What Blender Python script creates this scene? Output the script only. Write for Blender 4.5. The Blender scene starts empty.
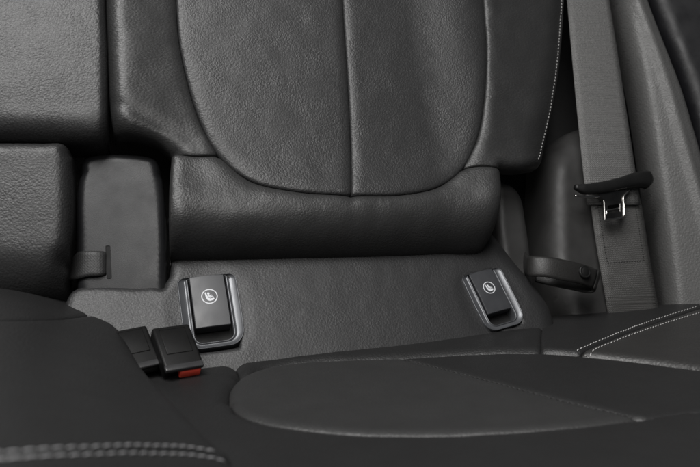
import bpy, math, numpy as np
from mathutils import Vector, Matrix, noise
from mathutils.geometry import delaunay_2d_cdt
rad = math.radians
SC = bpy.context.scene
COL = SC.collection

# ------------------------------------------------------------------ camera model
F, D, PITCH, YAW = 650.0, 0.65, rad(10), rad(18)
FWD = np.array([0, math.cos(PITCH), -math.sin(PITCH)])
UP = np.array([0, math.sin(PITCH), math.cos(PITCH)])
RT = np.array([1.0, 0, 0])
CAM = -D * FWD

def rays(p):
    p = np.atleast_2d(np.asarray(p, float))
    return FWD + ((p[:, :1] - 350) / F) * RT - ((p[:, 1:] - 233.5) / F) * UP

class Surf:
    """a reference surface of the car interior: plane (O; U, V, N) plus a height form g(u, v)"""
    def __init__(s, O, U, V, g=None):
        s.O = np.asarray(O, float); s.U = np.asarray(U, float) / np.linalg.norm(U)
        N = np.cross(s.U, V); s.N = N / np.linalg.norm(N); s.V = np.cross(s.N, s.U)
        s.g = g or (lambda u, v: 0 * u)
    def px(s, p, off=0.0):
        r = rays(p); h = np.zeros(len(r)) + off
        for _ in range(30):
            t = ((s.O - CAM) @ s.N + h) / (r @ s.N)
            q = CAM + r * t[:, None] - s.O
            u, v = q @ s.U, q @ s.V
            h = .5 * h + .5 * (off + s.g(u, v))
        return np.stack([u, v], 1)
    def w(s, uv, h):
        uv = np.atleast_2d(uv); h = np.zeros(len(uv)) + h
        return s.O + uv[:, :1] * s.U + uv[:, 1:] * s.V + h[:, None] * s.N
    def shifted(s, off, g=None):
        return Surf(s.O + s.N * off, s.U, s.V, g or s.g)

def yaw_dir(x, y, z, a=YAW):
    return np.array([x * math.cos(a) - y * math.sin(a), x * math.sin(a) + y * math.cos(a), z])
def back_surf(O, recline, g=None, yaw=YAW):
    r = rad(recline)
    return Surf(O, yaw_dir(1, 0, 0, yaw), yaw_dir(0, math.sin(r), math.cos(r), yaw), g)
def sm(t):
    t = np.clip(t, 0, 1); return t * t * (3 - 2 * t)

# ------------------------------------------------------------------ curves
def spline(pts, step=3.0):
    P = np.asarray(pts, float)
    if len(P) < 3:
        n = max(2, int(np.linalg.norm(P[-1] - P[0]) / step) + 1)
        return P[0] + (P[-1] - P[0]) * np.linspace(0, 1, n)[:, None]
    Q = np.vstack([2 * P[0] - P[1], P, 2 * P[-1] - P[-2]])
    out = []
    for i in range(1, len(Q) - 2):
        p0, p1, p2, p3 = Q[i - 1:i + 3]
        L = np.linalg.norm(p2 - p1); n = max(2, int(L / step))
        # centripetal catmull-rom
        t0 = 0; t1 = t0 + max(np.linalg.norm(p1 - p0), 1e-6) ** .5
        t2 = t1 + max(L, 1e-6) ** .5; t3 = t2 + max(np.linalg.norm(p3 - p2), 1e-6) ** .5
        t = np.linspace(t1, t2, n, endpoint=False)[:, None]
        A1 = (t1 - t) / (t1 - t0) * p0 + (t - t0) / (t1 - t0) * p1
        A2 = (t2 - t) / (t2 - t1) * p1 + (t - t1) / (t2 - t1) * p2
        A3 = (t3 - t) / (t3 - t2) * p2 + (t - t2) / (t3 - t2) * p3
        B1 = (t2 - t) / (t2 - t0) * A1 + (t - t0) / (t2 - t0) * A2
        B2 = (t3 - t) / (t3 - t1) * A2 + (t - t1) / (t3 - t1) * A3
        out.append((t2 - t) / (t2 - t1) * B1 + (t - t1) / (t2 - t1) * B2)
    out.append(P[-1:])
    return np.vstack(out)

def resample(P, step):
    P = np.asarray(P, float)
    s = np.r_[0, np.cumsum(np.linalg.norm(np.diff(P, axis=0), axis=1))]
    n = max(2, int(round(s[-1] / step)) + 1)
    q = np.linspace(0, s[-1], n)
    return np.stack([np.interp(q, s, P[:, k]) for k in range(P.shape[1])], 1)

def dist_poly(pts, poly):
    a, b = poly[:-1], poly[1:]
    ab = b - a; L = np.maximum((ab ** 2).sum(1), 1e-14)
    out = np.empty(len(pts))
    for i in range(0, len(pts), 2000):
        q = pts[i:i + 2000, None, :]
        t = np.clip(((q - a) * ab).sum(2) / L, 0, 1)
        out[i:i + 2000] = np.sqrt((((q - a) - t[..., None] * ab) ** 2).sum(2).min(1))
    return out

def inside(pts, poly):
    x, y = pts[:, 0], pts[:, 1]; c = np.zeros(len(pts), bool)
    x1, y1 = poly[:, 0], poly[:, 1]; x2, y2 = np.roll(x1, -1), np.roll(y1, -1)
    for a, b, cc, d in zip(x1, y1, x2, y2):
        if b != d:
            m = (b > y) != (d > y)
            c ^= m & (x < (cc - a) * (y - b) / (d - b) + a)
    return c

# ------------------------------------------------------------------ objects
def thing(name, label, cat, loc, group=None):
    o = bpy.data.objects.new(name, None); COL.objects.link(o)
    o.location = Vector(loc); o.empty_display_size = .02
    o['label'] = label; o['category'] = cat
    if group: o['group'] = group
    return o
def tag(o, label, cat, group=None):
    o['label'] = label; o['category'] = cat
    if group: o['group'] = group
    return o
def link_mesh(name, V, Fc, mat, parent=None, smooth=True, uvs=None, local=False):
    V = np.asarray(V, float)
    if parent is not None:
        base = np.zeros(3) if local else np.array(parent.matrix_basis.translation)
        if not local and parent.parent is not None:
            base = base + np.array(parent.parent.matrix_basis.translation)
    else:
        base = V.mean(0)
    me = bpy.data.meshes.new(name)
    me.from_pydata((V - base).tolist(), [], [tuple(int(i) for i in f) for f in Fc])
    me.materials.append(mat)
    if uvs is not None:
        uvl = me.uv_layers.new(name='UVMap')
        for l in me.loops: uvl.data[l.index].uv = uvs[l.vertex_index]
    for p in me.polygons: p.use_smooth = bool(smooth)
    if smooth and smooth is not True: me.set_sharp_from_angle(angle=rad(smooth))
    me.update()
    o = bpy.data.objects.new(name, me); COL.objects.link(o)
    if parent is not None: o.parent = parent
    else: o.location = Vector(base)
    return o

def roll(t):
    t = np.clip(t, 0, 1)
    return 1 - np.sqrt(np.clip(1 - (1 - t) ** 2, 0, 1))

def seam(t, k=.52):
    # a sewn seam: the padding sinks softly towards it and turns in tightly at the thread
    return k * roll(t / .22) + (1 - k) * (1 - np.clip(t, 0, 1)) ** 2

def fbm(u, v, s, seed=0.0, oct=3):
    return np.array([noise.fractal(Vector((a * s, b * s, seed)), 1.0, 2.0, oct) for a, b in zip(u, v)])

class Panel:
    """an upholstered panel: outline groups (pixel pts, roll radius, roll depth, map offset)"""
    def __init__(s, name, surf, groups, mat, parent=None, off=0.0, grid=.005, skirt=.012,
                 extra=None, extras=(), wob=.0004, seed=0.0, tight=.52):
        s.tight = tight; s.surf, s.off, s.extra, s.wob, s.seed = surf, off, extra, wob, seed
        s.groups = []; loops = []
        for g in groups:
            pts, R, Dp = g[0], g[1], g[2]
            mo = g[3] if len(g) > 3 else -.3 * Dp
            uv = surf.px(spline(pts), off + mo)
            uv = resample(uv, .003)
            s.groups.append((uv, R, Dp)); loops.append(uv)
        s.softs = [(resample(surf.px(spline(p), off + mo), .006), R, Dp) for p, R, Dp, mo in extras]
        out = []
        for L in loops:
            for q in L:
                if not out or np.linalg.norm(q - out[-1]) > 6e-4: out.append(q)
        while np.linalg.norm(out[0] - out[-1]) < 6e-4: out.pop()
        poly = np.array(out)
        ar = .5 * np.sum(poly[:, 0] * np.roll(poly[:, 1], -1) - np.roll(poly[:, 0], -1) * poly[:, 1])
        if ar < 0: poly = poly[::-1]
        s.poly = poly; closed = np.vstack([poly, poly[:1]])
        lo, hi = poly.min(0), poly.max(0)
        gx, gy = np.meshgrid(np.arange(lo[0], hi[0], grid), np.arange(lo[1], hi[1], grid))
        gx = gx + (np.arange(gx.shape[0]) % 2)[:, None] * grid * .5
        G = np.stack([gx.ravel(), gy.ravel()], 1)
        dG = dist_poly(G, closed); Rm = min(max(g[1] for g in s.groups), .012)
        G = G[(dG > .0016) & inside(G, poly)]
        pts = [G]
        cand = []
        for uv, R, Dp in s.groups:
            if R <= 0: continue
            t = np.gradient(uv, axis=0); t /= np.maximum(np.linalg.norm(t, axis=1), 1e-9)[:, None]
            n = np.stack([-t[:, 1], t[:, 0]], 1)
            for sg in (1, -1):
                for f in (.03, .09, .2, .36, .6, .9):
                    d = max(f * R, .0004)
                    if d > .012: continue
                    c = uv + sg * n * d
                    k = (dist_poly(c, closed) > .93 * d) & inside(c, poly)
                    cand.append(c[k])
        pts += cand
        P = np.vstack(pts)
        key = np.round(P / .0007).astype(int)
        _, idx = np.unique(key, axis=0, return_index=True)
        P = P[np.sort(idx)]
        allp = np.vstack([poly, P]); nb = len(poly)
        r = delaunay_2d_cdt([Vector(q) for q in allp], [], [list(range(nb))], 1, 1e-7)
        uv = np.array([[a[0], a[1]] for a in r[0]]); tris = [tuple(f) for f in r[2]]
        s.uv = uv
        W = surf.w(uv, s.height(uv))
        cnt = {}
        for f in tris:
            for i in range(len(f)):
                a, b = f[i], f[(i + 1) % len(f)]
                cnt[(a, b)] = 1
        be = [(a, b) for (a, b) in cnt if (b, a) not in cnt]
        m = {}; V = W.tolist(); Fc = list(tris)
        for a, b in be:
            for i in (a, b):
                if i not in m:
                    m[i] = len(V); V.append((W[i] - surf.N * skirt).tolist())
            Fc.append((b, a, m[a], m[b]))
        s.ob = link_mesh(name, V, Fc, mat, parent)
    def height(s, uv):
        uv = np.atleast_2d(uv)
        h = s.surf.g(uv[:, 0], uv[:, 1]) + s.off
        if s.extra is not None: h = h + s.extra(uv[:, 0], uv[:, 1])
        for p, R, Dp in s.groups:
            if R > 0 and Dp: h = h - Dp * (roll(dist_poly(uv, p) / R) if Dp > .0085 else seam(dist_poly(uv, p) / R, s.tight))
        for p, R, Dp in s.softs:
            h = h - Dp * (1 - sm(dist_poly(uv, p) / R))
        if s.wob: h = h + s.wob * fbm(uv[:, 0], uv[:, 1], 35, s.seed)
        return h
    def on(s, px, lift=0.0, n=1):
        uv = s.surf.px(px, s.off)
        return s.surf.w(uv, s.height(uv) + lift)

def loops_mesh(rings, cap_first=False, cap_last=True):
    """loft closed rings (each N x 3 world)"""
    V = []; Fc = []; n = len(rings[0])
    for r in rings: V += list(map(list, r))
    for k in range(len(rings) - 1):
        for i in range(n):
            j = (i + 1) % n
            Fc.append((k * n + i, k * n + j, (k + 1) * n + j, (k + 1) * n + i))
    if cap_last: Fc.append(tuple((len(rings) - 1) * n + i for i in range(n)))
    if cap_first: Fc.append(tuple(reversed(range(n))))
    return V, Fc

def inset(P, d):
    """offset a closed CCW loop inwards by d"""
    a = np.roll(P, 1, 0); b = np.roll(P, -1, 0)
    t1 = (P - a); t1 /= np.linalg.norm(t1, axis=1)[:, None] + 1e-12
    t2 = (b - P); t2 /= np.linalg.norm(t2, axis=1)[:, None] + 1e-12
    t = t1 + t2; t /= np.linalg.norm(t, axis=1)[:, None] + 1e-12
    return P + np.stack([-t[:, 1], t[:, 0]], 1) * d

def rrect(x0, y0, x1, y1, rs, n=10):
    """rounded rectangle CCW from bottom-left; rs radii bl, br, tr, tl"""
    out = []
    for (cx, cy, sx, sy, a0), r in zip(((x0, y0, 1, 1, 180), (x1, y0, -1, 1, 270), (x1, y1, -1, -1, 0), (x0, y1, 1, -1, 90)), rs):
        for k in range(n + 1):
            a = rad(a0 + 90 * k / n)
            out.append((cx + sx * r + r * math.cos(a), cy + sy * r + r * math.sin(a)))
    return np.array(out)

def capsules(segs, r, flat=.7, seg=6):
    """short thread stitches as pill shapes; segs list of (A, B, normal)"""
    V = []; Fc = []
    for A, B, N in segs:
        A, B, N = map(np.asarray, (A, B, N)); d = B - A; L = np.linalg.norm(d)
        if L < 1e-7: continue
        d = d / L; s = np.cross(d, N); s /= np.linalg.norm(s); n2 = np.cross(s, d)
        b0 = len(V)
        prof = [(0, .35, -.5), (.12, .85, 0), (.5, 1.0, .35), (.88, .85, 0), (1, .35, -.5)]
        for t, k, lift in prof:
            for i in range(seg):
                a = 2 * math.pi * i / seg
                V.append(A + d * L * t + s * r * k * math.cos(a) + n2 * (flat * r * k * math.sin(a) + lift * r))
        for q in range(len(prof) - 1):
            for i in range(seg):
                j = (i + 1) % seg
                Fc.append((b0 + q * seg + i, b0 + q * seg + j, b0 + (q + 1) * seg + j, b0 + (q + 1) * seg + i))
        Fc.append(tuple(b0 + i for i in reversed(range(seg)))); Fc.append(tuple(b0 + (len(prof) - 1) * seg + i for i in range(seg)))
    return V, Fc

def stitch_rows(name, rows, mat, parent, period, frac, r):
    """rows: list of (panel, px polyline, lift)"""
    segs = []
    for pn, pxs, lift in rows:
        W = pn.on(spline(pxs, 2.0), lift)
        s = np.r_[0, np.cumsum(np.linalg.norm(np.diff(W, axis=0), axis=1))]
        f = lambda q: np.array([np.interp(q, s, W[:, k]) for k in range(3)])
        q = 0.0; k = 0
        while q + period < s[-1]:
            j = 1 + .08 * math.sin(k * 12.9898)
            sd = np.cross(f(q + period) - f(q), pn.surf.N); sd /= np.linalg.norm(sd)
            w = r * .35 * math.sin(k * 7.1)
            segs.append((f(q) + sd * (w + r * .25), f(q + period * frac * j) + sd * (w - r * .25), pn.surf.N)); q += period; k += 1
    V, Fc = capsules(segs, r)
    return link_mesh(name, V, Fc, mat, parent)

# ------------------------------------------------------------------ materials
def mat_base(name, color, rough, spec=.5, metal=0.0, coat=0.0):
    m = bpy.data.materials.new(name); m.use_nodes = True
    nt = m.node_tree; b = nt.nodes['Principled BSDF']
    b.inputs['Base Color'].default_value = (*color, 1); b.inputs['Roughness'].default_value = rough
    b.inputs['Specular IOR Level'].default_value = spec; b.inputs['Metallic'].default_value = metal
    b.inputs['Coat Weight'].default_value = coat
    return m, nt, b
def N(nt, t, **kw):
    n = nt.nodes.new(t)
    for k, v in kw.items():
        if k in n.inputs: n.inputs[k].default_value = v
        else: setattr(n, k, v)
    return n
def math_node(nt, op, a, b=None):
    n = nt.nodes.new('ShaderNodeMath'); n.operation = op
    for i, x in enumerate((a, b)):
        if x is None: continue
        if isinstance(x, (int, float)): n.inputs[i].default_value = x
        else: nt.links.new(x, n.inputs[i])
    return n.outputs[0]
def world_pos(nt):
    return nt.nodes.new('ShaderNodeNewGeometry').outputs['Position']
def leather(name, color, rough=.42, scale=400, grain=.00022, fold=.0004, stretch=(1, 1, 1), spec=.40, var=.15):
    m, nt, b = mat_base(name, color, rough, spec)
    tc = N(nt, 'ShaderNodeTexCoord'); mp = N(nt, 'ShaderNodeMapping'); mp.inputs['Scale'].default_value = stretch
    nt.links.new(tc.outputs['Object'], mp.inputs['Vector'])
    nz = N(nt, 'ShaderNodeTexNoise', Scale=scale * .35, Detail=2.0)
    nt.links.new(mp.outputs[0], nz.inputs['Vector'])
    ad = N(nt, 'ShaderNodeVectorMath', operation='MULTIPLY_ADD')
    nt.links.new(nz.outputs['Color'], ad.inputs[0]); ad.inputs[1].default_value = (.0022,) * 3
    nt.links.new(mp.outputs[0], ad.inputs[2])
    vo = N(nt, 'ShaderNodeTexVoronoi', Scale=scale, feature='SMOOTH_F1'); vo.inputs['Smoothness'].default_value = .35
    nt.links.new(ad.outputs[0], vo.inputs['Vector'])
    vo2 = N(nt, 'ShaderNodeTexVoronoi', Scale=scale * .55, feature='DISTANCE_TO_EDGE')
    nt.links.new(ad.outputs[0], vo2.inputs['Vector'])
    e = math_node(nt, 'MINIMUM', math_node(nt, 'MULTIPLY', vo2.outputs['Distance'], 5.0), 1.0)
    fine = N(nt, 'ShaderNodeTexNoise', Scale=scale * 2.3, Detail=3.0); nt.links.new(mp.outputs[0], fine.inputs['Vector'])
    big = N(nt, 'ShaderNodeTexNoise', Scale=34.0, Detail=2.0); nt.links.new(mp.outputs[0], big.inputs['Vector'])
    big.inputs['Roughness'].default_value = .62
    h = math_node(nt, 'MULTIPLY', vo.outputs['Distance'], -1.7)
    h = math_node(nt, 'ADD', h, math_node(nt, 'MULTIPLY', e, .16))
    h = math_node(nt, 'ADD', h, math_node(nt, 'MULTIPLY', fine.outputs[0], .35))
    # the grain is pressed deeper in some places than in others
    amp = N(nt, 'ShaderNodeMapRange'); nt.links.new(big.outputs[0], amp.inputs[0])
    amp.inputs[1].default_value = .35; amp.inputs[2].default_value = .68; amp.inputs[3].default_value = .55; amp.inputs[4].default_value = 1.15
    h = math_node(nt, 'MULTIPLY', h, amp.outputs[0])
    b1 = N(nt, 'ShaderNodeBump', Strength=1.0, Distance=grain); nt.links.new(h, b1.inputs['Height'])
    b2 = N(nt, 'ShaderNodeBump', Strength=1.0, Distance=fold); nt.links.new(big.outputs[0], b2.inputs['Height'])
    nt.links.new(b2.outputs[0], b1.inputs['Normal']); nt.links.new(b1.outputs[0], b.inputs['Normal'])
    rr = N(nt, 'ShaderNodeMapRange'); nt.links.new(fine.outputs[0], rr.inputs[0])
    rr.inputs[1].default_value = .3; rr.inputs[2].default_value = .7; rr.inputs[3].default_value = rough - .07; rr.inputs[4].default_value = rough + .1
    nt.links.new(rr.outputs[0], b.inputs['Roughness'])
    cr = N(nt, 'ShaderNodeMix', data_type='RGBA'); nt.links.new(big.outputs[0], cr.inputs[0])
    cr.inputs[6].default_value = (*[c * (1 - var) for c in color], 1); cr.inputs[7].default_value = (*[c * (1 + var) for c in color], 1)
    nt.links.new(cr.outputs[2], b.inputs['Base Color'])
    return m
def plastic(name, color, rough=.5, scale=900, bump=.00006, spec=.5, var=.08, metal=0.0, coat=0.0):
    m, nt, b = mat_base(name, color, rough, spec, metal, coat)
    tc = N(nt, 'ShaderNodeTexCoord')
    n1 = N(nt, 'ShaderNodeTexNoise', Scale=scale, Detail=3.0); nt.links.new(tc.outputs['Object'], n1.inputs['Vector'])
    n2 = N(nt, 'ShaderNodeTexNoise', Scale=45.0, Detail=6.0); nt.links.new(tc.outputs['Object'], n2.inputs['Vector'])
    bp = N(nt, 'ShaderNodeBump', Strength=1.0, Distance=bump); nt.links.new(n1.outputs[0], bp.inputs['Height'])
    nt.links.new(bp.outputs[0], b.inputs['Normal'])
    rr = N(nt, 'ShaderNodeMapRange'); nt.links.new(n2.outputs[0], rr.inputs[0])
    rr.inputs[1].default_value = .3; rr.inputs[2].default_value = .7; rr.inputs[3].default_value = max(rough - .06, .05); rr.inputs[4].default_value = rough + .08
    nt.links.new(rr.outputs[0], b.inputs['Roughness'])
    cr = N(nt, 'ShaderNodeMix', data_type='RGBA'); nt.links.new(n2.outputs[0], cr.inputs[0])
    cr.inputs[6].default_value = (*[c * (1 - var) for c in color], 1); cr.inputs[7].default_value = (*[c * (1 + var) for c in color], 1)
    nt.links.new(cr.outputs[2], b.inputs['Base Color'])
    return m
def webbing(name, color, rough=.55, bump=.00025):
    """herringbone belt webbing laid out in the band's own length and width (UV in metres)"""
    m, nt, b = mat_base(name, color, rough, .5)
    uv = N(nt, 'ShaderNodeTexCoord').outputs['UV']
    sp = N(nt, 'ShaderNodeSeparateXYZ'); nt.links.new(uv, sp.inputs[0])
    x, y = sp.outputs[0], sp.outputs[1]
    zig = math_node(nt, 'PINGPONG', x, .0012)
    ph = math_node(nt, 'ADD', y, zig)
    w1 = math_node(nt, 'SINE', math_node(nt, 'MULTIPLY', ph, 2 * math.pi / .0024))
    w2 = math_node(nt, 'SINE', math_node(nt, 'MULTIPLY', x, 2 * math.pi / .0013))
    nz = N(nt, 'ShaderNodeTexNoise', Scale=420.0, Detail=4.0); nt.links.new(uv, nz.inputs['Vector'])
    h = math_node(nt, 'ADD', math_node(nt, 'MULTIPLY', w1, .5), math_node(nt, 'MULTIPLY', w2, .15))
    h = math_node(nt, 'ADD', h, math_node(nt, 'MULTIPLY', nz.outputs[0], 2.4))
    bp = N(nt, 'ShaderNodeBump', Strength=1.0, Distance=bump); nt.links.new(h, bp.inputs['Height'])
    nt.links.new(bp.outputs[0], b.inputs['Normal'])
    cr = N(nt, 'ShaderNodeMapRange'); nt.links.new(h, cr.inputs[0]); cr.inputs[1].default_value = -.4; cr.inputs[2].default_value = 2.6
    cr.inputs[3].default_value = .4; cr.inputs[4].default_value = 1.6
    mx = N(nt, 'ShaderNodeVectorMath', operation='SCALE'); mx.inputs[0].default_value = color
    nt.links.new(cr.outputs[0], mx.inputs[3]); nt.links.new(mx.outputs[0], b.inputs['Base Color'])
    return m

M = {}
M['leather'] = leather('grained_leather', (.018, .018, .0183), rough=.45, scale=520, grain=.00017, fold=.00014)
M['leather_fine'] = leather('stretched_leather', (.019, .019, .019), rough=.43, scale=520, grain=.00013, fold=.0002, stretch=(.7, .7, 1.3))
M['leather_roll'] = leather('roll_leather', (.021, .021, .021), rough=.43, scale=520, grain=.00014, fold=.0003)
M['leather_panel'] = leather('panel_leather', (.017, .017, .0175), rough=.48, scale=500, grain=.00011, fold=.0002)
M['leather_strap'] = leather('strap_leather', (.013, .0125, .012), rough=.50, scale=520, grain=.00006, fold=.0002)
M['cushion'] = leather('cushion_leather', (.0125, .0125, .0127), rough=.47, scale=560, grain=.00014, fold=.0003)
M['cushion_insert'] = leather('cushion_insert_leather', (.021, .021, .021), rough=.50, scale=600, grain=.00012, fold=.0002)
M['cushion_left'] = leather('near_cushion_leather', (.0115, .0115, .0117), rough=.50, scale=560, grain=.00014, fold=.0003)
M['black_plastic'] = plastic('black_plastic', (.006, .006, .006), .45, spec=.35)
M['cover_plastic'] = plastic('cover_plastic', (.010, .0102, .011), .40, scale=1400, bump=.00008, spec=.34)
M['buckle_plastic'] = plastic('buckle_plastic', (.0045, .0045, .0045), .52, spec=.22)
M['lip_plastic'] = plastic('lip_plastic', (.030, .030, .031), .35)
M['flap_plastic'] = plastic('flap_plastic', (.030, .031, .034), .42, scale=1800, bump=.00003)
M['frame_satin'] = plastic('satin_frame', (.085, .088, .094), .33, scale=2000, bump=.00001, metal=.35)
M['dark_void'] = plastic('shade_black', (.004, .004, .004), .8)  # near-black colour stands in for shade in gaps and openings
M['trim'] = plastic('pillar_trim', (.078, .0775, .076), .50, scale=480, bump=.0007, var=.03)
M['trim_dark'] = plastic('side_trim', (.022, .0215, .021), .60, scale=900, bump=.00008)
M['seal'] = plastic('door_seal', (.005, .005, .006), .45, bump=.00002, spec=.3)
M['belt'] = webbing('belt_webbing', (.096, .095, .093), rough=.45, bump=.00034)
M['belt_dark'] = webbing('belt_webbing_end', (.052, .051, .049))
M['strap'] = webbing('strap_webbing', (.015, .015, .015), bump=.00006)
M['chrome'] = plastic('steel', (.62, .60, .58), .22, metal=1.0, bump=.00001)
M['thread_grey'] = plastic('grey_thread', (.26, .26, .265), .6)
M['thread_light'] = plastic('light_thread', (.34, .335, .33), .6)
M['thread_black'] = plastic('black_thread', (.010, .010, .010), .6)
M['red'] = plastic('red_plastic', (1.0, .10, .06), .35)
M['white'] = plastic('white_print', (.52, .53, .55), .5)

# ------------------------------------------------------------------ reference surfaces
def gB(u, v):
    uc = u + .018
    h = .012 * sm((np.abs(uc) - .12) / .08)                       # side bolsters stand forward
    h = h + .014 * np.exp(-((v - .012) / .048) ** 2)              # lower roll
    return h
B = back_surf((0, 0, 0), 25, gB)
Bflat = back_surf((0, 0, 0), 25)
# the lower panel with the anchor covers: reclined more, meets the backrest plane low down
pA = Bflat.w(Bflat.px([(350, 352)]), 0)[0]
COVERS = [(211, 311), (492.5, 298)]
A0 = back_surf(pA, 40)
cov_uv = [A0.px([c])[0] for c in COVERS]
def gA(u, v):
    h = 0 * u
    for c in cov_uv:
        dd = np.sqrt(((u - c[0]) / .028) ** 2 + ((v - c[1]) / .035) ** 2)
        h = h - .0010 * (1 - sm((dd - 1.0) / .6))
    return h
A = back_surf(pA, 40, gA)
pC = A0.w(A0.px([(350, 350)]), 0)[0]
def cush_surf(O, rise, g=None):
    a = rad(rise)
    return Surf(O, yaw_dir(1, 0, 0), yaw_dir(0, math.cos(a), -math.sin(a)), g)
def gC(u, v):
    # rear edge is v ~ 0, front is v < 0; shallow seat hollow under the insert
    return -.006 * np.exp(-((u - .03) / .16) ** 2 - ((v + .16) / .10) ** 2) + .010 * sm((-v - .22) / .12) + .0018 * np.sin(u * 21 + v * 9 + 1.0) * np.sin(v * 26 - u * 5)
C = cush_surf(pC, 6, gC)
LIFT = .078
L0 = cush_surf(pC + np.array([0, 0, LIFT]), 3)
L_EDGE = [(30, 273), (64, 276), (92, 289), (109, 311), (124, 333), (138, 358), (152, 377), (188, 415), (215, 443), (231, 458), (246, 474), (290, 540), (320, 620)]
L_edge_uv = resample(L0.px(spline(L_EDGE), -.045), .008)
def gL(u, v):
    # the right side of the cushion slopes down to the neighbouring one
    q = np.stack([np.atleast_1d(u), np.atleast_1d(v)], 1)
    d = dist_poly(q, L_edge_uv) * np.where(inside(q, L_poly), 1, -1)
    return -.042 * (1 - sm(d / .16 + .30) ) / (1 - sm(.30)) + .004 * sm((-v - .15) / .15)
L_poly = np.vstack([L_edge_uv, [[L_edge_uv[-1, 0], L_edge_uv[-1, 1] - 3], [-3, -3], [-3, L_edge_uv[0, 1]]]])
L = cush_surf(pC + np.array([0, 0, LIFT]), 3, gL)

# ------------------------------------------------------------------ 1  large backrest
at = lambda px, off=0: Bflat.w(Bflat.px([px]), off)[0]
INS_L = [(176, 0), (179, 40), (187, 80), (200, 122), (218, 155), (250, 180), (296, 191), (352, 195)]
top = lambda a, b: [a, b]
cutL = INS_L[:5]; botL = INS_L[4:]
INS_R = [(352, 195), (405, 194), (440, 186), (464, 168), (479, 135), (486, 90), (487, 40), (484, 0)]
J1 = (218, 155); J2 = (464, 168)
MID = [(343, 0), (348, 80), (351, 140), (352, 195)]
backrest = thing('backrest', 'wide black grained leather backrest in the middle, with a rounded insert split by one seam', 'backrest', at((335, 255), -.03))
insL = Panel('insert_panel', B, [([(172, -160)] + INS_L, .014, .0050), (MID[::-1] + [(338, -160)], .012, .0045), ([(338, -160), (172, -160)], 0, 0)],
             M['leather'], backrest, seed=1)
insL.ob['label'] = 'left half of the rounded leather insert'
insR = Panel('insert_panel', B, [(INS_R + [(478, -160)], .014, .0050), ([(478, -160), (338, -160)], 0, 0), ([(338, -160)] + MID, .012, .0045)],
             M['leather'], backrest, seed=2)
insR.ob['label'] = 'right half of the rounded leather insert'
def crease_l(u, v):
    # soft folds running out of the lower end of the bolster
    c = B.px([(150, 118)])[0]; d = (v - c[1]) + .5 * (u - c[0])
    return -.003 * np.exp(-(d / .006) ** 2) * np.exp(-((u - c[0]) / .03) ** 2)
bolL = Panel('side_bolster', B, [([(172, -160)] + cutL, .012, .005), ([J1, (196, 156), (172, 153)], .006, .004),
                                 ([(172, 153), (158, 141), (134, 133), (113, 131)], .02, .016), ([(113, 131), (109, 100), (107, 55), (105, 0), (103, -160)], .018, .016),
                                 ([(103, -160), (172, -160)], 0, 0)], M['leather_fine'], backrest, extra=crease_l, seed=3, wob=.0006)
bolL.ob['label'] = 'left leather bolster ending in a soft fold'
bolR = Panel('side_bolster', B, [([J2, (479, 135), (486, 90), (487, 40), (484, 0), (478, -160)], .012, .005), ([(478, -160), (572, -160)], 0, 0),
                                 ([(572, -160), (567, 0), (564, 50), (557, 105), (547, 150), (545, 163)], .040, .034, -.018),
                                 ([(545, 163), (525, 168), (502, 167)], .012, .014), ([(502, 167), (480, 166), J2], .006, .004)],
             M['leather_fine'], backrest, seed=4, wob=.0008)
bolR.ob['label'] = 'right leather bolster edged with a row of pale stitches'
def crease_roll(u, v):
    c = B.px([(352, 196)])[0]
    h = 0 * u
    for du, k, w, tilt in ((0.0, .0010, .0035, .0), (.028, .0012, .0022, .25), (.035, .0010, .0022, .3)):
        x = u - c[0] - du - tilt * (v - c[1])
        h = h - .6 * k * np.exp(-(x / w) ** 2) * sm((v - c[1] + .034) / .012) 
    return h
lowr = Panel('lower_roll', B, [([J1, (196, 156), (172, 153)], .008, .004), ([(172, 153), (170, 180), (170, 225), (172, 254)], .013, .0084),
                               ([(172, 256), (200, 258), (300, 258), (400, 257), (470, 254), (497, 250)], .062, .050, -.024),
                               ([(497, 250), (502, 225), (504, 195), (502, 167)], .014, .012), ([(502, 167), (480, 166), J2], .006, .004),
                               ([J2, (440, 186), (405, 194), (352, 195)], .014, .006), (botL[::-1], .014, .006)],
             M['leather_roll'], backrest, extra=crease_roll, skirt=.02, seed=5, wob=.0008)
stitch_rows('edge_stitching', [(bolR, [(565.5, -40), (565, 0), (562, 50), (555, 105), (546, 146), (542, 158)], .0004)], M['thread_light'], backrest, .0046, .62, .00042)

# small cord end hanging at the lower right corner of the roll
# ------------------------------------------------------------------ 2,3  left blocks
blk = Panel('backrest_block', Bflat, [([(-230, 137), (-60, 137), (40, 138), (98, 139), (107, 134)], .022, .020), ([(107, 134), (107, 60), (105, 0), (103, -160)], .007, .012),
                                      ([(103, -160), (-230, -160)], 0, 0), ([(-230, -160), (-230, 137)], 0, 0)], M['leather'], None, off=.012, seed=6, skirt=.03)
tag(blk.ob, 'upper left block of grained black leather, ending above the narrow dark gap', 'backrest')
blk2 = Panel('backrest_block', Bflat, [([(-230, 141), (-60, 141), (40, 141), (64, 142), (71, 150)], .012, .012), ([(71, 150), (72, 190), (71, 225), (66, 262)], .014, .016),
                                       ([(66, 262), (62, 300)], .02, .02), ([(62, 300), (0, 306), (-230, 310)], .05, .045, -.02), ([(-230, 310), (-230, 141)], 0, 0)], M['leather'], None, off=.004, seed=7, skirt=.03)
tag(blk2.ob, 'lower left block of grained black leather, beside the hard plastic hinge cover', 'backrest')

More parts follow.
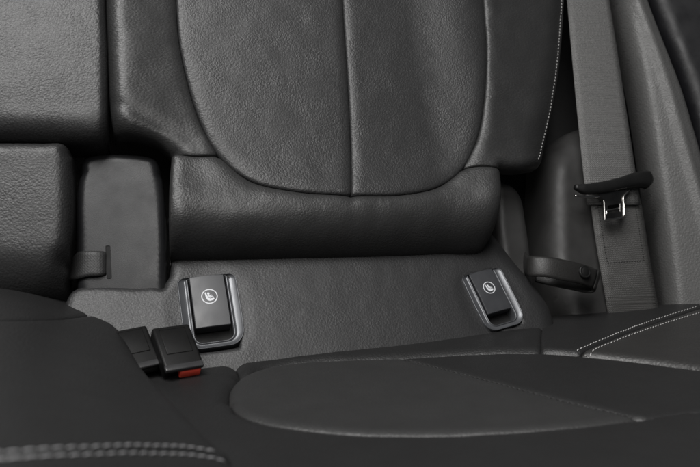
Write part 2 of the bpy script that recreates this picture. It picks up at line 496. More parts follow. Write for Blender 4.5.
# ------------------------------------------------------------------ 4  hinge cover
hc_s = Bflat
hinge = thing('hinge_cover', 'smooth dark grey plastic hinge cover between the leather block and the wide backrest', 'cover', at((120, 288), -.03))
def hc_extra(u, v):
    c = Bflat.px([(120, 182)])[0]
    return -.0045 * sm((v - c[1] + .004) / .03)
hc = Panel('shell', Bflat, [([(77, 300), (76, 240), (76, 195), (80, 172)], .009, .010), ([(80, 172), (82, 160), (90, 155), (140, 154), (156, 159), (162, 174)], .009, .010),
                            ([(162, 174), (165, 200), (167, 240), (167, 300)], .009, .010), ([(167, 300), (77, 300)], 0, 0)], M['cover_plastic'], hinge, off=-.024, grid=.003, wob=.0001, skirt=.03)
uvs = Bflat.px([(108.5, 246), (108.5, 278)], -.024)
cc = uvs.mean(0); hh = abs(uvs[0, 1] - uvs[1, 1]) / 2
rr_ = rrect(cc[0] - .0016, cc[1] - hh, cc[0] + .0016, cc[1] + hh, (.0008,) * 4, 4)
hsh = float(hc.height(cc)[0])
V, Fc = loops_mesh([Bflat.w(inset(rr_, -.0006), hsh - .001), Bflat.w(inset(rr_, -.0006), hsh + .0006), Bflat.w(rr_, hsh + .0006), Bflat.w(rr_, hsh + .0002)])
link_mesh('belt_slot', V, Fc, M['dark_void'], hinge, smooth=False)

# ------------------------------------------------------------------ ribbons
def ribbon(path_l, path_r, thick, n_across=8, bow=0.0, uvw=None):
    """band between two world polylines with the same count, with thickness; returns V, F, UV"""
    Lp, Rp = np.asarray(path_l), np.asarray(path_r)
    n = len(Lp); s = np.r_[0, np.cumsum(np.linalg.norm(np.diff((Lp + Rp) / 2, axis=0), axis=1))]
    wid = np.linalg.norm(Rp - Lp, axis=1).mean()
    V = []; UVs = []; Fc = []
    tan = np.gradient((Lp + Rp) / 2, axis=0); nrm = np.cross(Rp - Lp, tan); nrm /= np.linalg.norm(nrm, axis=1)[:, None]
    toward = -(nrm @ FWD); nrm *= np.sign(toward.mean())
    ring = [(a / n_across, 1) for a in range(n_across + 1)] + [(a / n_across, -1) for a in range(n_across, -1, -1)]
    k = len(ring)
    for i in range(n):
        for a, sd in ring:
            p = Lp[i] + (Rp[i] - Lp[i]) * a + nrm[i] * (sd * thick / 2 * (1 if .01 < a < .99 else .6) + bow * (1 - (2 * a - 1) ** 2))
            V.append(p); UVs.append((a * wid, s[i]))
    for i in range(n - 1):
        for a in range(k):
            b_ = (a + 1) % k
            Fc.append((i * k + a, i * k + b_, (i + 1) * k + b_, (i + 1) * k + a))
    Fc.append(tuple(range(k))[::-1]); Fc.append(tuple((n - 1) * k + a for a in range(k)))
    return V, Fc, UVs
def pxh(surf, pts):
    """pts: (px, py, height) -> world"""
    return np.array([surf.w(surf.px([(a, b)], h), h)[0] for a, b, h in pts])
def curve3(P, n):
    Q = spline(P, np.linalg.norm(np.diff(P, axis=0), axis=1).sum() / (n * 2)); 
    s = np.r_[0, np.cumsum(np.linalg.norm(np.diff(Q, axis=0), axis=1))]; q = np.linspace(0, s[-1], n)
    return np.stack([np.interp(q, s, Q[:, k]) for k in range(3)], 1)

# ------------------------------------------------------------------ 5  webbing strap coming out of the hinge cover
up_ = curve3(pxh(Bflat, [(108, 252, -.040), (106, 252, -.024), (100, 251, -.021), (88, 251, -.021), (79, 252, -.026), (70, 262, -.042), (62, 272, -.055)]), 24)
dn_ = curve3(pxh(Bflat, [(108, 275, -.040), (106, 275, -.024), (100, 276, -.021), (88, 276.5, -.021), (77, 279, -.025), (67, 281, -.040), (58, 284, -.055)]), 24)
V, Fc, UVs = ribbon(up_, dn_, .0015)
o = link_mesh('webbing_strap', V, Fc, M['strap'], None, uvs=UVs)
tag(o, 'short black webbing strap coming out of the slot in the plastic hinge cover', 'strap')

# ------------------------------------------------------------------ 6  anchor panel
CROT = [(rad(2), .83), (rad(9), .76)]
def ap_hole(u, v):
    h = 0 * u
    for c, (ro, sc) in zip(cov_uv, CROT):
        x = ((u - c[0]) * math.cos(ro) + (v - c[1]) * math.sin(ro)) / sc; y = (-(u - c[0]) * math.sin(ro) + (v - c[1]) * math.cos(ro)) / sc
        d = np.maximum(np.abs(x) - .021, np.abs(y + .003) - .038)
        h = h - .024 * (1 - sm((d + .0005) / .006))
    return h
ap = Panel('leather_panel', A, [([(168, 215), (340, 215), (500, 232)], .006, 0), ([(500, 232), (520, 258), (541, 283), (556, 306), (566, 345), (568, 400)], .030, .030, -.006),
                               ([(568, 400), (340, 420), (80, 440)], 0, 0), ([(80, 440), (60, 350), (66, 300), (74, 287)], .01, .006), ([(74, 287), (90, 286), (140, 287), (162, 286)], .007, .006),
                               ([(162, 286), (169, 276), (171, 262), (168, 215)], .010, .008)],
           M['leather_panel'], None, grid=.003, wob=.0003, skirt=.02, seed=8, extra=ap_hole)
tag(ap.ob, 'black leather panel under the backrest roll, holding both child seat anchor covers', 'panel')

# ------------------------------------------------------------------ 7  child seat anchor covers
def prism(poly, z0, z1):
    n = len(poly)
    V = [(a, b, z0) for a, b in poly] + [(a, b, z1) for a, b in poly]
    Fc = [tuple(n + i for i in range(n)), tuple(reversed(range(n)))] + [(i, (i + 1) % n, n + (i + 1) % n, n + i) for i in range(n)]
    return V, Fc
def join(parts):
    V = []; Fc = []
    for v, f in parts:
        k = len(V); V += [tuple(x) for x in v]; Fc += [tuple(i + k for i in q) for q in f]
    return V, Fc
def stroke(p, q, w0, w1=None, n=8):
    w1 = w1 or w0; p, q = np.array(p, float), np.array(q, float); d = q - p; a = math.atan2(d[1], d[0])
    pts = [(q[0] + w1 * math.cos(a + rad(t)), q[1] + w1 * math.sin(a + rad(t))) for t in np.linspace(-90, 90, n)]
    pts += [(p[0] + w0 * math.cos(a + rad(t)), p[1] + w0 * math.sin(a + rad(t))) for t in np.linspace(90, 270, n)]
    return pts
def densify(P, arc, m=10):
    out = []
    for k in range(4):
        a = P[k * arc:(k + 1) * arc]; b = P[((k + 1) * arc) % len(P)]
        out += list(a) + [a[-1] + (b - a[-1]) * t for t in np.linspace(0, 1, m + 2)[1:-1]]
    return np.array(out)
def anchor_cover():
    """local axes: x right, y up along the panel, z out of the panel; metres"""
    root = bpy.data.objects.new('anchor_cover', None); COL.objects.link(root); root.empty_display_size = .02
    W2, HT, HB = .0335, .041, -.046
    outer = rrect(-W2, HB, W2, HT, (.017, .017, .008, .008), 12); outer = densify(outer, 13)
    # taper towards the foot and slight barrel
    outer[:, 0] *= 1 - .05 * sm((-outer[:, 1] - .01) / .036)
    inner = rrect(-.0212, HB + .0075, .0212, HT - .0012, (.009, .009, .001, .001), 12); inner = densify(inner, 13)
    def blend(t):
        return outer * (1 - t) + inner * t
    prof = [(0, -.012), (0, .0012), (.02, .0026), (.05, .0031), (.09, .0030), (.12, .0024), (.2, .0018), (.42, .0008), (.62, -.0002), (.78, -.0002), (.84, .0012), (.90, .0016), (.97, .0010), (1.0, -.001), (1.0, -.0165)]
    rings = [np.c_[blend(t), np.full(len(outer), z)] for t, z in prof]
    V, Fc = loops_mesh(rings, cap_last=False)
    link_mesh('surround', V, Fc, M['frame_satin'], root, smooth=True, local=True)
    V, Fc = prism(inset(inner, -.0008), -.021, -.0158)
    link_mesh('recess', V, Fc, M['dark_void'], root, smooth=False, local=True)
    # flap: a rounded lid, thick at its lower lip
    flap = densify(rrect(-.0196, -.0215, .0196, HT + .0012, (.0012, .0012, .0022, .0022), 5), 6)
    def zz(P, z): 
        return np.c_[P, z - .0008 + .0012 * (1 - ((P[:, 1] - .012) / .031) ** 2) - .0006 * (P[:, 0] / .0196) ** 2]
    # grid top so that it can bow
    rings = [zz(flap, -.012), zz(flap, .0026), zz(inset(flap, .0003), .0033), zz(inset(flap, .0008), .0037)]
    f2 = inset(flap, .0008)
    for k in (.95, .88, .8, .7, .6, .5, .4, .3, .2, .1, .02): rings.append(zz(np.array([0, .012]) + (f2 - np.array([0, .012])) * k, .0037))
    V, Fc = loops_mesh(rings)
    fl = link_mesh('flap', V, Fc, M['flap_plastic'], root, smooth=18, local=True)
    c = np.array([.0, .0145]); z = .0037 + .0004 - .0002; z1 = z + .00028
    parts = []
    R1, R0 = .0091, .0080; n = 40
    Vr = []; Fr = []
    for i in range(n):
        a = 2 * math.pi * i / n
        for r, zq in ((R1, z), (R1, z1), (R0, z1), (R0, z)): Vr.append((c[0] + r * math.cos(a), c[1] + r * math.sin(a), zq))
    for i in range(n):
        j = (i + 1) % n
        for k in range(4): Fr.append((i * 4 + k, j * 4 + k, j * 4 + (k + 1) % 4, i * 4 + (k + 1) % 4))
    parts.append((Vr, Fr))
    S = .001
    # child seat shell (L shape) and the seated child
    shell = [(-4.9, 5.0), (-3.7, 5.5), (-2.3, 1.2), (-1.2, -1.6), (.6, -2.9), (4.6, -2.2), (5.2, -3.6), (3.6, -5.0), (-.4, -5.6), (-2.6, -4.4), (-4.0, -1.6)]
    parts.append(prism([(c[0] + a * S, c[1] + b * S) for a, b in shell][::-1], z, z1))
    for p, q, w0, w1 in (((-.9, 3.6), (-.9, 3.6001), 1.35, 1.35), ((-.5, 1.4), (.5, -.8), 1.05, 1.25), ((.6, -1.2), (3.0, -.4), .95, .8), ((3.0, -.4), (3.9, -1.2), .7, .6), ((0, 1.1), (2.4, 1.3), .55, .5)):
        parts.append(prism([(c[0] + a * S, c[1] + b * S) for a, b in stroke(p, q, w0, w1)], z, z1 + .00002))
    V, Fc = join(parts)
    link_mesh('emblem', V, Fc, M['white'], fl, smooth=False, local=True)
    return root
def place_cover(o, px, rot, sc, lift=.0, tx=0, ty=0):
    uv = A.px([px])[0]; p = A.w(uv, -.0020 + lift)[0]
    Mx = Matrix([[A.U[0], A.V[0], A.N[0]], [A.U[1], A.V[1], A.N[1]], [A.U[2], A.V[2], A.N[2]]]).to_4x4()
    Mx = Mx @ Matrix.Rotation(ty, 4, 'Y') @ Matrix.Rotation(tx, 4, 'X') @ Matrix.Rotation(rot, 4, 'Z') @ Matrix.Scale(sc, 4)
    Mx.translation = Vector(p); o.matrix_basis = Mx
def copy_tree(o, parent=None):
    c = o.copy(); COL.objects.link(c); c.parent = parent
    for ch in list(o.children): copy_tree(ch, c)
    return c
cov1 = anchor_cover(); bpy.context.view_layer.update()
cov2 = copy_tree(cov1)
place_cover(cov1, (211, 309.5), CROT[0][0], CROT[0][1], .0010)
place_cover(cov2, (492.5, 298), CROT[1][0], CROT[1][1], .0010)
tag(cov1, 'grey framed child seat anchor cover above the buckle with the red button', 'anchor cover', 'child seat anchor covers')
tag(cov2, 'grey framed child seat anchor cover, tilted, near the strap with a round snap', 'anchor cover', 'child seat anchor covers')

# ------------------------------------------------------------------ 8  trims on the right
# pillar trim faces inwards (towards the left) and comes nearer on the right
Opil = at((600, 150), -.062)
PU = np.array([math.cos(rad(8)), -math.sin(rad(8)), 0]); PV = np.array([0, math.sin(rad(20)), math.cos(rad(20))])
P = Surf(Opil, PU, PV)
pil = Panel('pillar_trim', P, [([(606, -160), (620, 0), (638, 90), (652, 180), (663, 260), (676, 400)], .016, .03), ([(676, 400), (775, 400)], 0, 0),
                               ([(775, 400), (748, 300), (716, 200), (697, 133), (682, 84), (665, 40), (648, -6), (628, -90), (616, -160)], .022, .024, -.012),
                               ([(616, -160), (606, -160)], 0, 0)], M['trim'], None, grid=.005, wob=.0001, skirt=.03, seed=9,
            extras=[([(612, -90), (634, -10), (648, 28), (667, 84), (683, 140), (700, 200), (726, 300)], .009, -.0045, 0)])
tag(pil.ob, 'light grey textured pillar trim to the right of the seat belt', 'trim panel')
seal = Panel('door_seal', P, [([(600, -160), (650, 0), (690, 110), (720, 300), (740, 400)], .02, .02), ([(740, 400), (960, 400)], 0, 0), ([(960, 400), (900, 100), (800, -160)], .02, .02), ([(800, -160), (600, -160)], 0, 0)],
             M['seal'], None, off=-.022, seed=10)
tag(seal.ob, 'glossy black door seal in the upper right corner beyond the grey pillar trim', 'seal')
side = Panel('side_trim', Bflat, [([(556, 140), (552, 155), (549, 180), (549, 215), (551, 262), (562, 305), (572, 380)], .020, .026, -.010), ([(572, 380), (640, 380)], 0, 0),
                                  ([(640, 380), (632, 280), (612, 160), (604, 120)], .012, .014), ([(604, 120), (580, 125), (556, 140)], .05, .04)], M['trim_dark'], None, off=-.040, grid=.004, wob=.0006, seed=11, skirt=.04)
tag(side.ob, 'rounded dark side trim running down behind the snap strap, left of the seat belt', 'trim panel')
gp = Panel('lower_trim', Bflat, [([(496, 180), (512, 184), (522, 196), (528, 225), (536, 290)], .012, .014), ([(536, 290), (500, 290)], 0, 0), ([(500, 290), (502, 260), (498, 225), (496, 180)], .008, .01)], M['trim_dark'], None, off=-.036, grid=.003, seed=12)
tag(gp.ob, 'small curved grey trim piece in the gap beside the right end of the lower roll', 'trim piece')

# ------------------------------------------------------------------ 9  seat belt
BS = Bflat
belt = thing('seat_belt', 'grey woven seat belt hanging in front of the pillar trim on the right', 'seat belt', at((630, 320), -.03))
lw = curve3(pxh(BS, [(556, -120, -.016), (567, 0, -.018), (575, 90, -.020), (583, 170, -.020), (587, 205, -.024)]), 40)
rw = curve3(pxh(BS, [(588, -120, -.010), (609, 0, -.012), (623, 90, -.014), (635, 170, -.014), (640, 205, -.018)]), 40)
V, Fc, UVs = ribbon(lw, rw, .0016, bow=.0012)
link_mesh('webbing', V, Fc, M['belt'], belt, uvs=UVs)
lw2 = curve3(pxh(BS, [(589, 190, -.026), (592, 215, -.027), (597, 250, -.029), (604, 290, -.032), (612, 340, -.045)]), 30)
rw2 = curve3(pxh(BS, [(637, 184, -.023), (642, 210, -.023), (648, 248, -.024), (655, 290, -.027), (664, 340, -.040)]), 30)
V, Fc, UVs = ribbon(lw2, rw2, .0024, bow=.0008)
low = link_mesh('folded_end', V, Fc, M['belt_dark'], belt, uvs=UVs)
low['label'] = 'darker folded belt end with a sewn rectangle'
# box stitching of the belt end
def on_low(a, t):
    i = np.clip(t * 29, 0, 28.999); k = int(i); f = i - k
    l = lw2[k] * (1 - f) + lw2[k + 1] * f; r = rw2[k] * (1 - f) + rw2[k + 1] * f
    n = np.cross(r - l, lw2[k + 1] - lw2[k]); n /= np.linalg.norm(n); n *= -np.sign(n @ FWD)
    return l + (r - l) * a + n * (.0015 + .0008 * (1 - (2 * a - 1) ** 2)), n
def stitch_path(pts, per, fr):
    out = []
    for (a0, t0), (a1, t1) in zip(pts[:-1], pts[1:]):
        Lg = np.linalg.norm(on_low(a1, t1)[0] - on_low(a0, t0)[0]); n = max(1, int(Lg / per))
        for i in range(n):
            x = i / n; y = (i + fr) / n
            p, nn = on_low(a0 + (a1 - a0) * x, t0 + (t1 - t0) * x); q, _ = on_low(a0 + (a1 - a0) * y, t0 + (t1 - t0) * y)
            out.append((p, q, nn))
    return out
sg = stitch_path([(.12, .06), (.14, .50), (.86, .50), (.86, .04)], .0034, .65) + stitch_path([(.06, .13), (.2, .13)], .0014, .5) + stitch_path([(.78, .10), (.93, .10)], .0014, .5)
V, Fc = capsules(sg, .0006); link_mesh('box_stitching', V, Fc, M['thread_black'], belt)
sg = stitch_path([(.04, .76), (.96, .76)], .0022, .6) + stitch_path([(.04, .72), (.96, .72)], .0022, .6)
V, Fc = capsules(sg, .0006); link_mesh('hem_stitching', V, Fc, M['belt_dark'], belt)

# belt tongue
tong = thing('belt_tongue', 'black plastic belt tongue with a small steel plate on the seat belt', 'belt tongue', at((612, 200), -.01))
TS = Surf(at((612, 190), -.008), Bflat.U, Bflat.V)
# handle as a tapering bar along image points, thick oval section
hp = TS.px([(575, 187), (583, 189), (600, 188), (620, 184), (637, 180), (647, 180), (651, 182)], 0)
hr = [(.003, .003), (.0060, .005), (.0072, .006), (.0075, .0065), (.0095, .008), (.0115, .008), (.005, .004)]
Q = resample(spline(hp, .002), .002)
s0 = np.r_[0, np.cumsum(np.linalg.norm(np.diff(hp, axis=0), axis=1))]; s1 = np.r_[0, np.cumsum(np.linalg.norm(np.diff(Q, axis=0), axis=1))]
ra = np.interp(s1 / s1[-1], s0 / s0[-1], [a for a, b in hr]); rb = np.interp(s1 / s1[-1], s0 / s0[-1], [b for a, b in hr])
rings = []
tt = np.gradient(Q, axis=0); tt /= np.linalg.norm(tt, axis=1)[:, None]; nn = np.stack([-tt[:, 1], tt[:, 0]], 1)
for i in range(len(Q)):
    ring = []
    for k in range(20):
        a = 2 * math.pi * k / 20; ca, sa = math.cos(a), math.sin(a)
        ca = math.copysign(abs(ca) ** .75, ca); sa = math.copysign(abs(sa) ** .75, sa)
        ring.append(TS.w(Q[i] + nn[i] * ra[i] * ca, rb[i] * sa)[0])
    rings.append(ring)
V, Fc = loops_mesh(rings, cap_first=True, cap_last=True)
link_mesh('handle', V, Fc, M['black_plastic'], tong)
# steel edge strip + plate with slot
def tube(P, r, seg=8, flat=1.0):
    P = np.asarray(P); t = np.gradient(P, axis=0); rings = []
    for i in range(len(P)):
        d = t[i] / np.linalg.norm(t[i]); s = np.cross(d, TS.N); s /= np.linalg.norm(s); n = np.cross(s, d)
        rr2 = r if np.isscalar(r) else r[i]
        rings.append([P[i] + s * rr2 * math.cos(2 * math.pi * k / seg) + n * rr2 * flat * math.sin(2 * math.pi * k / seg) for k in range(seg)])
    return loops_mesh(rings, cap_first=True, cap_last=True)
w = lambda pts, h: TS.w(TS.px(spline(pts, 1.5), h), h)
plate_px = [(597, 194), (629, 189), (624, 197), (624, 218), (604, 220), (603, 201)]
pp = TS.px(plate_px, -.001); ctr = pp.mean(0)
hole_px = [(607, 206), (619, 204), (619, 212), (607, 214)]
hl = TS.px(hole_px, -.001)
# ring outline: sample plate and hole to the same count for a loft
def loop_sample(P, n):
    P = np.vstack([P, P[:1]]); s = np.r_[0, np.cumsum(np.linalg.norm(np.diff(P, axis=0), axis=1))]; q = np.linspace(0, s[-1], n, endpoint=False)
    return np.stack([np.interp(q, s, P[:, k]) for k in range(2)], 1)
po = loop_sample(pp, 60)
ang = lambda X, c: np.arctan2(X[:, 1] - c[1], X[:, 0] - c[0])
hc_ = hl.mean(0); th = ang(po, hc_)
# project onto the hole rectangle by angle
he = loop_sample(hl, 400); ha = ang(he, hc_)
ho = np.array([he[np.argmin(np.abs(np.angle(np.exp(1j * (ha - t)))))] for t in th])
rings = [TS.w(po, -.0022), TS.w(po, .0002), TS.w(po * .96 + hc_ * .04, .0006), TS.w(ho * .95 + po * .05, .0006), TS.w(ho, .0002), TS.w(ho, -.0022), TS.w(po, -.0022)]
V, Fc = loops_mesh(rings, cap_last=False)
tp = link_mesh('tongue_plate', V, Fc, plastic('dark_steel', (.16, .155, .15), .3, metal=1.0, bump=.00001), tong, smooth=False)
parts = [tube(w([(575, 195.5), (586, 196.8), (600, 196.5)], .004), .0012), tube(w([(629, 190), (623.5, 197), (624, 205), (624, 216.5)], .001), .0010),
         tube(w([(624, 216.8), (614, 219), (604, 219.5)], .001), .0011), tube(w([(619, 208), (612, 209.5), (607, 210.5), (606.5, 215)], .0008), .0008)]
V, Fc = join(parts); link_mesh('plate_edge', V, Fc, M['chrome'], tong)

# ------------------------------------------------------------------ 10  leather strap with snap
sn = thing('snap_strap', 'black leather retaining strap fastened with a round snap, below the belt tongue', 'strap', at((565, 280), .0))
u1 = curve3(pxh(BS, [(524, 250, -.045), (527, 255, -.022), (531, 256, -.006), (545, 256.5, .004), (565, 260, .008), (585, 265, .006), (597, 270, .000)]), 34)
d1 = curve3(pxh(BS, [(524, 273, -.045), (527, 276, -.022), (531, 276.5, -.006), (545, 277, .004), (565, 281, .008), (580, 284, .006), (592, 288, .000)]), 34)
V, Fc, UVs = ribbon(u1, d1, .0022, bow=.001)
link_mesh('front_band', V, Fc, M['leather_strap'], sn)
u2 = curve3(pxh(BS, [(598, 269, .000), (600, 274, -.004), (597, 277, -.009), (580, 275, -.014), (555, 273, -.018), (535, 270, -.03)]), 30)
d2 = curve3(pxh(BS, [(593, 288, .000), (595, 291, -.004), (590, 293, -.009), (572, 290, -.014), (552, 286, -.018), (535, 282, -.03)]), 30)
V, Fc, UVs = ribbon(u2, d2, .0022)
link_mesh('rear_band', V, Fc, M['leather_strap'], sn)
cs = BS.px([(584, 272)], .009)[0]
rings = []
for r, z in ((.0072, .004), (.0072, .0105), (.0068, .0115), (.0058, .0120), (.0052, .0116), (.0048, .0116), (.0042, .0119), (.002, .0122), (.0002, .0123)):
    rings.append([BS.w(cs + np.array([math.cos(a), math.sin(a)]) * r, z)[0] for a in np.linspace(0, 2 * math.pi, 28, endpoint=False)])
V, Fc = loops_mesh(rings); link_mesh('snap_button', V, Fc, M['black_plastic'], sn)
# ------------------------------------------------------------------ 11  right cushion
rc = thing('seat_cushion', 'wide dark leather seat cushion on the right with an oval insert and pale double stitching', 'seat cushion', C.w(C.px([(420, 430)]), -.02)[0])
VL = [(207, 349), (224, 358), (236, 368), (240, 377)]
BE1 = [(207, 349), (240, 351), (330, 349.5), (430, 339), (500, 330), (543, 322)]
BE2 = [(543, 322), (620, 312.5), (702, 308)]
BE3 = [(702, 308), (780, 303), (870, 298)]
VS = [(543, 322), (541, 335), (541, 352)]
IT1 = [(229, 402), (230, 389), (240, 377), (262, 368), (300, 362), (350, 359), (396, 357.5)]
IT2 = [(396, 357.5), (450, 354), (500, 352), (541, 352)]
IT3 = [(541, 352), (575, 354.5)]
IT4 = [(575, 354.5), (620, 359), (700, 369), (870, 392)]
IS = [(396, 357.5), (450, 371), (505, 385), (570, 402), (640, 418)]
IB1 = [(229, 402), (238, 413), (265, 422), (330, 431), (420, 434), (510, 430.5), (580, 425), (640, 418)]
IB2 = [(640, 418), (700, 411), (870, 392)]
SS = [(702, 308), (650, 325), (610, 340), (575, 354.5)]
p1 = Panel('rear_band', C, [(BE1, .022, .022, -.012), (VS, .005, .003), (IT2[::-1] + IT1[2:][::-1][1:], .012, .006), (VL[::-1], .012, .006)], M['cushion'], rc, wob=.0003, tight=.16, seed=20, skirt=.04)
p2 = Panel('rear_band', C, [(BE2, .020, .020, -.010), (SS, .004, .003), (IT3[::-1], .008, .008), (VS[::-1], .005, .003)], M['cushion'], rc, wob=.0003, tight=.16, seed=20, skirt=.04)
p3 = Panel('side_band', C, [(SS[::-1], .004, .003), (BE3, .02, .02, -.01), ([(870, 298), (870, 392)], 0, 0), (IT4[::-1], .010, .010)], leather('side_band_leather', (.022, .0215, .021), rough=.45, scale=380, grain=.00016), rc, wob=.0003, tight=.16, seed=20, skirt=.04)
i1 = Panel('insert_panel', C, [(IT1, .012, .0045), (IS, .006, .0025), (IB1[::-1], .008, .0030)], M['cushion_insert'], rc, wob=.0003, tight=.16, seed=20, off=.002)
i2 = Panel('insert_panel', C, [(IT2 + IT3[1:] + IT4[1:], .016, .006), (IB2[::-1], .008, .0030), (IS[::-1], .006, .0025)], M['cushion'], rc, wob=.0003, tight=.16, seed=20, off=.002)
i2.ob['label'] = 'darker right part of the insert'
p4 = Panel('front_band', C, [([(135, 352), (160, 364), (184, 371), (200, 363), (207, 349)], .018, .014, -.008), (VL, .012, .006), ([(240, 377), (230, 389), (229, 402)], .012, .006), (IB1[1:], .014, .004), (IB2[1:], .014, .004), ([(870, 392), (870, 640)], 0, 0), ([(870, 640), (200, 640)], 0, 0),
                             ([(200, 640), (205, 467), (165, 415), (136, 375), (128, 352), (135, 350)], .01, .004)], M['cushion'], rc, wob=.0003, tight=.16, seed=20, skirt=.03, grid=.006)
off2 = lambda P, dx, dy: [(a + dx, b + dy) for a, b in P]
stitch_rows('double_stitching', [(p2, [(577, 350.3), (610, 336.5), (650, 321.5), (698, 306.5)], .0005), (p3, [(585, 354), (613, 342), (652, 327.8), (702, 312)], .0005)], M['thread_light'], rc, .0058, .66, .0006)
stitch_rows('seam_thread', [(i2, [(400, 357), (450, 369.5), (505, 383.5), (570, 400.5), (640, 416.5)], .0001)], M['cushion_insert'], rc, .005, .7, .0005)

# ------------------------------------------------------------------ 12  left cushion
lc = thing('seat_cushion', 'raised dark seat cushion at lower left with a grey double row of stitches', 'seat cushion', L.w(L.px([(90, 420)]), -.02)[0])
LB = [(-280, 322), (0, 319.5), (60, 318), (109, 311)]
FS = [(-280, 474), (0, 456), (60, 452), (120, 449.5), (180, 450.5), (231, 458)]
LE = L_EDGE
l1 = Panel('rear_band', L, [([(-280, 272), (0, 273), (30, 273)], .024, .02, -.008), (LE[:4], .02, .016, -.006), (LB[::-1], .006, .003, 0)],
           M['cushion_left'], lc, wob=.0004, seed=30, skirt=.04)
l2 = Panel('top_panel', L, [(LB, .006, .003, 0), (LE[3:10], .016, .016, -.006), (FS[::-1], .006, .003, 0), ([(-280, 474), (-280, 322)], 0, 0)], M['cushion_left'], lc, wob=.0004, seed=30, skirt=.05, grid=.005)
l3 = Panel('front_panel', L, [(FS, .006, .003, 0), (LE[9:], .016, .016, -.006), ([(320, 620), (-280, 620)], 0, 0), ([(-280, 620), (-280, 474)], 0, 0)], M['cushion_left'], lc, wob=.0004, seed=30, skirt=.05, grid=.006)
stitch_rows('double_stitching', [(l2, [(-60, 455.5), (0, 452.2), (60, 448.2), (120, 445.7), (180, 446.7), (222, 452.7)], .0004), (l3, [(-60, 463.5), (0, 460), (60, 456), (120, 453.5), (180, 454.5), (229, 461.5)], .0004)], M['thread_grey'], lc, .0054, .86, .0005)

# ------------------------------------------------------------------ 13  buckles
def rbox(cx, Ax, Wx, Tx, L_, W_, T_, r):
    """rounded box along axis A; returns world V, F"""
    rings = []
    for t, k in ((-.5, .0), (-.5, r * .3), (-.5 + .02, r), (.5 - .02, r), (.5, r * .3), (.5, 0)):
        pass
    prof = [(-.5 * L_, -r), (-.5 * L_ + .3 * r, -.3 * r), (-.5 * L_ + r, 0), (0, 0), (.5 * L_ - r, 0), (.5 * L_ - .3 * r, -.3 * r), (.5 * L_, -r)]
    for s, ins in prof:
        q = inset(rrect(-W_ / 2, -T_ / 2, W_ / 2, T_ / 2, (r * 1.6,) * 4, 5), -ins)
        rings.append([cx + Ax * s + Wx * a + Tx * b for a, b in q])
    return loops_mesh(rings, cap_first=True, cap_last=True)
def buckle(name, label, px, off, A_, W_, Lg, Wd, Th, group, bm):
    c = C.w(C.px([px], off), off)[0]
    Ax = np.array(A_, float); Ax /= np.linalg.norm(Ax)
    Wx = np.array(W_, float); Wx -= Ax * (Wx @ Ax); Wx /= np.linalg.norm(Wx); Tx = np.cross(Wx, Ax)
    if Tx[2] < 0: Tx = -Tx
    root = thing(name, label, 'buckle', c, group)
    V, Fc = rbox(c, Ax, Wx, Tx, Lg, Wd, Th, .0016); link_mesh('housing', V, Fc, M['buckle_plastic'], root)
    # grey lip around the mouth
    e = c + Ax * (Lg / 2)
    V, Fc = rbox(e + Tx * (Th * .36) + Ax * .001, Ax, Wx, Tx, .006, Wd * .98, Th * .26, .0008); link_mesh('mouth_lip', V, Fc, M['lip_plastic'], root)
    V, Fc = rbox(c + Tx * (Th / 2) - Ax * .004, Ax, Wx, Tx, Lg * .62, Wd * .68, .0014, .0005); link_mesh('top_pad', V, Fc, M['buckle_plastic'], root)
    V, Fc = rbox(e - Tx * (Th * .10) + Ax * .0008 + Wx * (Wd * .17), Ax, Wx, Tx, .006, Wd * .56, Th * .62, .0012); link_mesh('release_button', V, Fc, bm, root)
    return root, c, Ax, Wx, Tx
buckle('belt_buckle', 'black belt buckle with a red release button beside the left anchor cover', (176, 351), .020, (.42, -.72, -.50), (1, .1, -.3), .044, .033, .015, 'belt buckles', M['red'])
b1, c1, Ax1, Wx1, Tx1 = buckle('belt_buckle', 'small black buckle sunk beside the raised left cushion, with no red showing', (135, 350), .022, (.45, -.65, -.5), (1, .1, -.28), .040, .030, .012, 'belt buckles', M['black_plastic'])

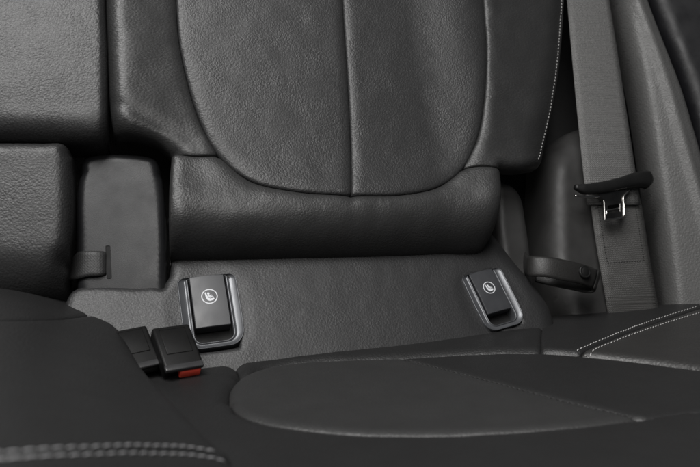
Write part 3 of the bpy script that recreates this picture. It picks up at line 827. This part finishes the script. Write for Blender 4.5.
# ------------------------------------------------------------------ 14  added dark backdrop that blackens the gaps, and floor
def quad_box(name, lo, hi, mat):
    x0, y0, z0 = lo; x1, y1, z1 = hi
    V = [(x0, y0, z0), (x1, y0, z0), (x1, y1, z0), (x0, y1, z0), (x0, y0, z1), (x1, y0, z1), (x1, y1, z1), (x0, y1, z1)]
    Fc = [(0, 3, 2, 1), (4, 5, 6, 7), (0, 1, 5, 4), (1, 2, 6, 5), (2, 3, 7, 6), (3, 0, 4, 7)]
    o = link_mesh(name, V, Fc, mat, None, smooth=False); o['kind'] = 'structure'; return o
w0 = Bflat.w(np.array([[-.75, .6], [.8, .6], [.8, -.35], [-.75, -.35]]), -.11); w1 = Bflat.w(np.array([[-.75, .6], [.8, .6], [.8, -.35], [-.75, -.35]]), -.13)
V = list(w0) + list(w1); o = link_mesh('gap_backdrop', V, [(3, 2, 1, 0), (4, 5, 6, 7), (0, 1, 5, 4), (1, 2, 6, 5), (2, 3, 7, 6), (3, 0, 4, 7)], M['dark_void'], None, smooth=False); o['kind'] = 'structure'
quad_box('floor', (-.9, -.6, -.36), (.9, .5, -.33), M['dark_void'])

# ------------------------------------------------------------------ light, world, camera
def area(name, loc, target, size, power, color, size_y=None):
    l = bpy.data.lights.new(name, 'AREA'); l.energy = power; l.color = color; l.size = size
    if size_y: l.shape = 'RECTANGLE'; l.size_y = size_y
    o = bpy.data.objects.new(name, l); COL.objects.link(o); o.location = loc
    o.rotation_euler = (Vector(target) - Vector(loc)).to_track_quat('-Z', 'Y').to_euler()
    return o
area('window_light', (-.30, -.80, 1.5), (0, .05, 0), 1.0, 39, (1, .99, .98), .8)
area('side_light', (-1.5, -.5, .45), (0, 0, .05), .5, 3.0, (1, .965, .93))
area('belt_fill_light', (.02, -.45, .34), (.36, .1, .02), .22, 1.5, (1, .98, .955))  # added fill close to the camera, lifts belt and pillar trim
wd = bpy.data.worlds.new('World'); SC.world = wd; wd.use_nodes = True
bg = wd.node_tree.nodes['Background']; bg.inputs[0].default_value = (.85, .92, 1, 1); bg.inputs[1].default_value = .03

cd = bpy.data.cameras.new('camera'); cam = bpy.data.objects.new('camera', cd); COL.objects.link(cam); SC.camera = cam
cam.location = Vector(CAM); cam.rotation_euler = (math.pi / 2 - PITCH, 0, 0)
cd.sensor_width = 36; cd.lens = 36 * F / 700; cd.clip_start = .01; cd.clip_end = 50
cd.dof.use_dof = True; cd.dof.focus_distance = .64; cd.dof.aperture_fstop = 7
SC.view_settings.view_transform = 'Standard'; SC.view_settings.look = 'None'; SC.view_settings.exposure = 0; SC.view_settings.gamma = 1
SC.render.resolution_x = 1024; SC.render.resolution_y = 683
